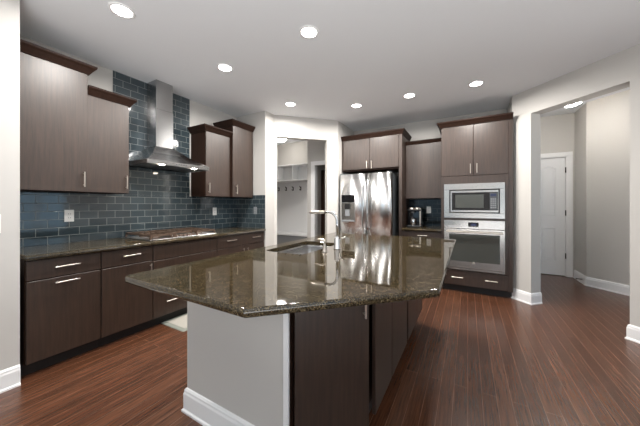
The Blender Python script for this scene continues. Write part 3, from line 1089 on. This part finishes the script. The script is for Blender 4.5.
# ------------------------------------------------------------------ coffee maker and outlets
cx, cy = -0.775, 4.66
cm = thing('coffee_maker', (cx, cy, 0.915), 'black and silver pod coffee maker on the short counter by the refrigerator', 'coffee maker')
MB().box(cx - 0.13, cx + 0.10, cy - 0.11, cy + 0.13, 0.9155, 0.945, 0.008, 2).build('base', M['black'], cm)
MB().box(cx - 0.13, cx + 0.10, cy + 0.02, cy + 0.13, 0.9452, 1.19, 0.01, 2).build('water_tank', M['blackgl'], cm)
MB().box(cx - 0.115, cx + 0.085, cy - 0.10, cy + 0.12, 1.1902, 1.215, 0.008, 2).build('brew_head', M['black'], cm)
for s in (-0.06, 0.03):
    MB().lathe((cx + s, cy - 0.03, 1.2152), [(0.045, 0), (0.045, 0.022), (0.038, 0.030), (0.026, 0.030), (0.020, 0.020), (0.0005, 0.020)], 24).build('silver_ring', M['nickel'], cm)
MB().box(cx + 0.075, cx + 0.10, cy - 0.10, cy - 0.075, 0.9455, 1.19, 0.004).box(cx + 0.075, cx + 0.10, cy - 0.10, cy - 0.075, 1.215, 1.24, 0.003).build('column', M['nickel'], cm)
MB().lathe((cx - 0.035, cy - 0.035, 0.9455), [(0.045, 0), (0.05, 0.01), (0.052, 0.09), (0.046, 0.115), (0.043, 0.115), (0.048, 0.09), (0.046, 0.012), (0.0005, 0.01)], 24).build('steel_mug', M['chrome'], cm)
MB().cyl((cx - 0.035, cy - 0.035, 1.155), (cx - 0.035, cy - 0.035, 1.1895), 0.022, 16).build('spout', M['grey'], cm)


def outlet(F, u, z, mat, label, sub, w=0.072, h=0.118):
    t = thing('wall_outlet', F.p(u, 0, z - h / 2), label, 'outlet')
    MB().fbox(F, u - w / 2, u + w / 2, 0.0005, 0.006, z - h / 2, z + h / 2, 0.002).build('cover_plate', mat, t)
    for s in (-1, 1):
        f = MB().fbox(F, u - 0.016, u + 0.016, 0.0062, 0.0085, z + s * 0.02 - 0.015, z + s * 0.02 + 0.015, 0.002).build('socket', mat, t)
        MB().fbox(F, u - 0.008, u - 0.005, 0.0086, 0.0092, z + s * 0.02 - 0.006, z + s * 0.02 + 0.006).fbox(
            F, u + 0.005, u + 0.008, 0.0086, 0.0092, z + s * 0.02 - 0.006, z + s * 0.02 + 0.006).build('slots', sub, f)
    return t


FT = Frame((-3.45, 0), (0, 1), (1, 0))
outlet(FT, 1.003, 1.183, M['plate'], 'white outlet on the tile under the left wall cabinets', M['darkgrey'])
outlet(FT, 2.71, 1.19, M['plate'], 'white outlet on the tile under the wall cabinets right of the hood', M['darkgrey'])
outlet(Frame((0, 3.16), (1, 0), (0, -1)), -3.02, 1.20, M['grey'], 'grey outlet on the short tile return beside the mudroom column', M['black'])
outlet(Frame((0, 4.95), (1, 0), (0, -1)), -0.60, 1.205, M['plate'], 'white outlet on the dark tile behind the coffee maker', M['darkgrey'])
sw = thing('light_switch', (-2.80, 0.415, 1.11), 'white light switch at the left edge on the near wall', 'switch')
FW = Frame((-2.80, 0), (0, 1), (1, 0))
MB().fbox(FW, 0.380, 0.462, 0.0005, 0.006, 1.095, 1.225, 0.002).build('cover_plate', M['plate'], sw)
MB().fbox(FW, 0.405, 0.437, 0.0062, 0.010, 1.13, 1.19, 0.002).build('rocker', M['plate'], sw)

# ------------------------------------------------------------------ mat
mt = thing('kitchen_mat', (-2.70, 2.0, 0), 'flat beige woven kitchen mat on the floor against the cooktop cabinet', 'mat')
worktop(MB(), rounded([(-2.905, 1.59), (-2.50, 1.59), (-2.50, 2.40), (-2.905, 2.40)], 0.02), 0.0005, 0.010).build('border', M['matb'], mt, label='grey green border')
MB().box(-2.86, -2.545, 1.635, 2.355, 0.0101, 0.0125, 0.001).build('center_panel', M['mat'], mt, label='beige centre')

# ------------------------------------------------------------------ recessed ceiling lights
spots = [(-2.331, 0.985, 'recessed ceiling light nearest the left wall cabinets'),
         (-2.315, 1.954, 'recessed ceiling light in front of the range hood chimney'),
         (-1.203, 1.916, 'recessed ceiling light over the middle of the island'),
         (-2.302, 3.145, 'recessed ceiling light nearest the mudroom opening'),
         (-1.466, 3.69, 'recessed ceiling light in front of the refrigerator cabinet'),
         (-0.698, 3.71, 'recessed ceiling light in front of the coffee maker cabinet'),
         (0.089, 3.757, 'recessed ceiling light in front of the tall oven cabinet')]
proto = None
for x, y, lab in spots:
    if proto is None:
        rl = thing('recessed_light', (x, y, H), lab, 'ceiling light', 'recessed kitchen ceiling lights')
        MB().lathe((x, y, H), [(0.088, -0.0005), (0.086, -0.006), (0.070, -0.009), (0.066, -0.004), (0.066, -0.0005)], 32).build('trim_ring', M['white'], rl)
        MB().lathe((x, y, H), [(0.0655, -0.001), (0.0655, -0.004), (0.0005, -0.0055)], 32).build('lens', M['led'], rl)
        ld = bpy.data.lights.new('downlight_bulb', 'AREA')
        ld.shape = 'DISK'
        ld.size = 0.12
        ld.energy = LAMP
        ld.color = (1.0, 0.965, 0.92)
        ld.spread = math.radians(172)
        lo = bpy.data.objects.new('downlight_bulb', ld)
        COL.objects.link(lo)
        lo.parent = rl
        lo.location = (0, 0, -0.010)
        proto = rl
    else:
        rl = copy_tree(proto)
        rl.location = (x, y, H)
        rl['label'] = lab


def flush_lamp(x, y, zc, r, label, glass):
    t = thing('flush_lamp', (x, y, zc), label, 'ceiling lamp')
    MB().lathe((x, y, zc), [(r + 0.012, -0.0005), (r + 0.012, -0.025), (r, -0.03), (r, -0.0005)], 32).build('rim', M['nickel'], t)
    MB().lathe((x, y, zc), [(r - 0.002, -0.028), (r * 0.95, -0.055), (r * 0.75, -0.088), (r * 0.4, -0.108), (0.0005, -0.114)], 32).build('glass_dome', glass, t)
    return t


hl = flush_lamp(1.29, 5.00, 2.815, 0.125, 'semi flush glass dome ceiling lamp in the hall beyond the right opening', M['domeh'])
MB().cyl((1.29, 5.00, 2.8155), (1.29, 5.00, HH - 0.016), 0.012, 12).lathe((1.29, 5.00, HH), [(0.065, -0.0005), (0.06, -0.016), (0.0005, -0.017)], 24).build('stem', M['nickel'], hl)
flush_lamp(-3.62, 4.55, H, 0.15, 'flush glass dome ceiling lamp in the mudroom', M['dome'])

# ------------------------------------------------------------------ mudroom bench unit
ht = thing('hall_tree', (-3.65, 4.95, 0), 'white mudroom bench unit with cubbies and coat hooks', 'bench')
MB().box(-4.40, -2.905, 5.095, 5.119, 0.0, 2.23).build('back_panel', M['white'], ht)
MB().box(-4.40, -2.905, 4.72, 5.0945, 0.60, 0.64, 0.003).build('seat', M['white'], ht)
MB().box(-4.40, -2.905, 4.74, 5.0945, 0.0, 0.5995).build('seat_base', M['grey'], ht)
MB().box(-4.40, -2.905, 4.85, 5.0945, 2.20, 2.23, 0.002).build('shelf', M['white'], ht)
MB().box(-4.40, -2.905, 4.85, 5.0945, 1.845, 1.875, 0.002).build('shelf', M['white'], ht)
for x in (-4.39, -3.95, -3.505, -3.06, -2.915):
    MB().box(x - 0.01, x + 0.01, 4.86, 5.0945, 1.8755, 2.1995).build('divider', M['white'], ht)
MB().box(-4.40, -2.905, 5.083, 5.0945, 1.60, 1.74, 0.002).build('hook_rail', M['white'], ht)
for x in (-4.063, -3.838, -3.635, -3.417, -3.20):
    MB().tube([(x, 5.083, 1.70), (x, 5.06, 1.70), (x, 5.035, 1.715), (x, 5.03, 1.735)], [0.012, 0.009, 0.008, 0.010], 8).tube(
        [(x, 5.082, 1.66), (x, 5.05, 1.64), (x, 5.03, 1.645), (x, 5.025, 1.665)], [0.010, 0.008, 0.007, 0.009], 8).box(
        x - 0.012, x + 0.012, 5.074, 5.0825, 1.635, 1.725, 0.002).build('hook', M['bronze'], ht)

pc = thing('pantry_cabinet', (-2.65, 5.35, 0), 'dark brown cabinet glimpsed through the far doorway of the mudroom', 'cabinet')
MB().box(-2.799, -2.52, 4.95, 5.70, 0.0, 2.05).build('body', M['woodd'], pc)
F5 = Frame((-2.52, 0), (0, 1), (1, 0))
for z0, z1 in ((0.1, 0.75), (0.755, 1.40), (1.405, 2.04)):
    MB().fbox(F5, 4.955, 5.695, 0.0005, 0.02, z0, z1, 0.002).build('door', M['woodd'], pc)

# door stop on the hall baseboard
ds = thing('door_stop', (1.652, 5.83, 0.06), 'small dark spring door stop on the hall baseboard', 'door stop')
MB().cyl((1.6345, 5.83, 0.07), (1.57, 5.83, 0.07), 0.006, 10).build('spring', M['bronze'], ds)
MB().cyl((1.5698, 5.83, 0.07), (1.555, 5.83, 0.07), 0.010, 10).build('bumper', M['black'], ds)
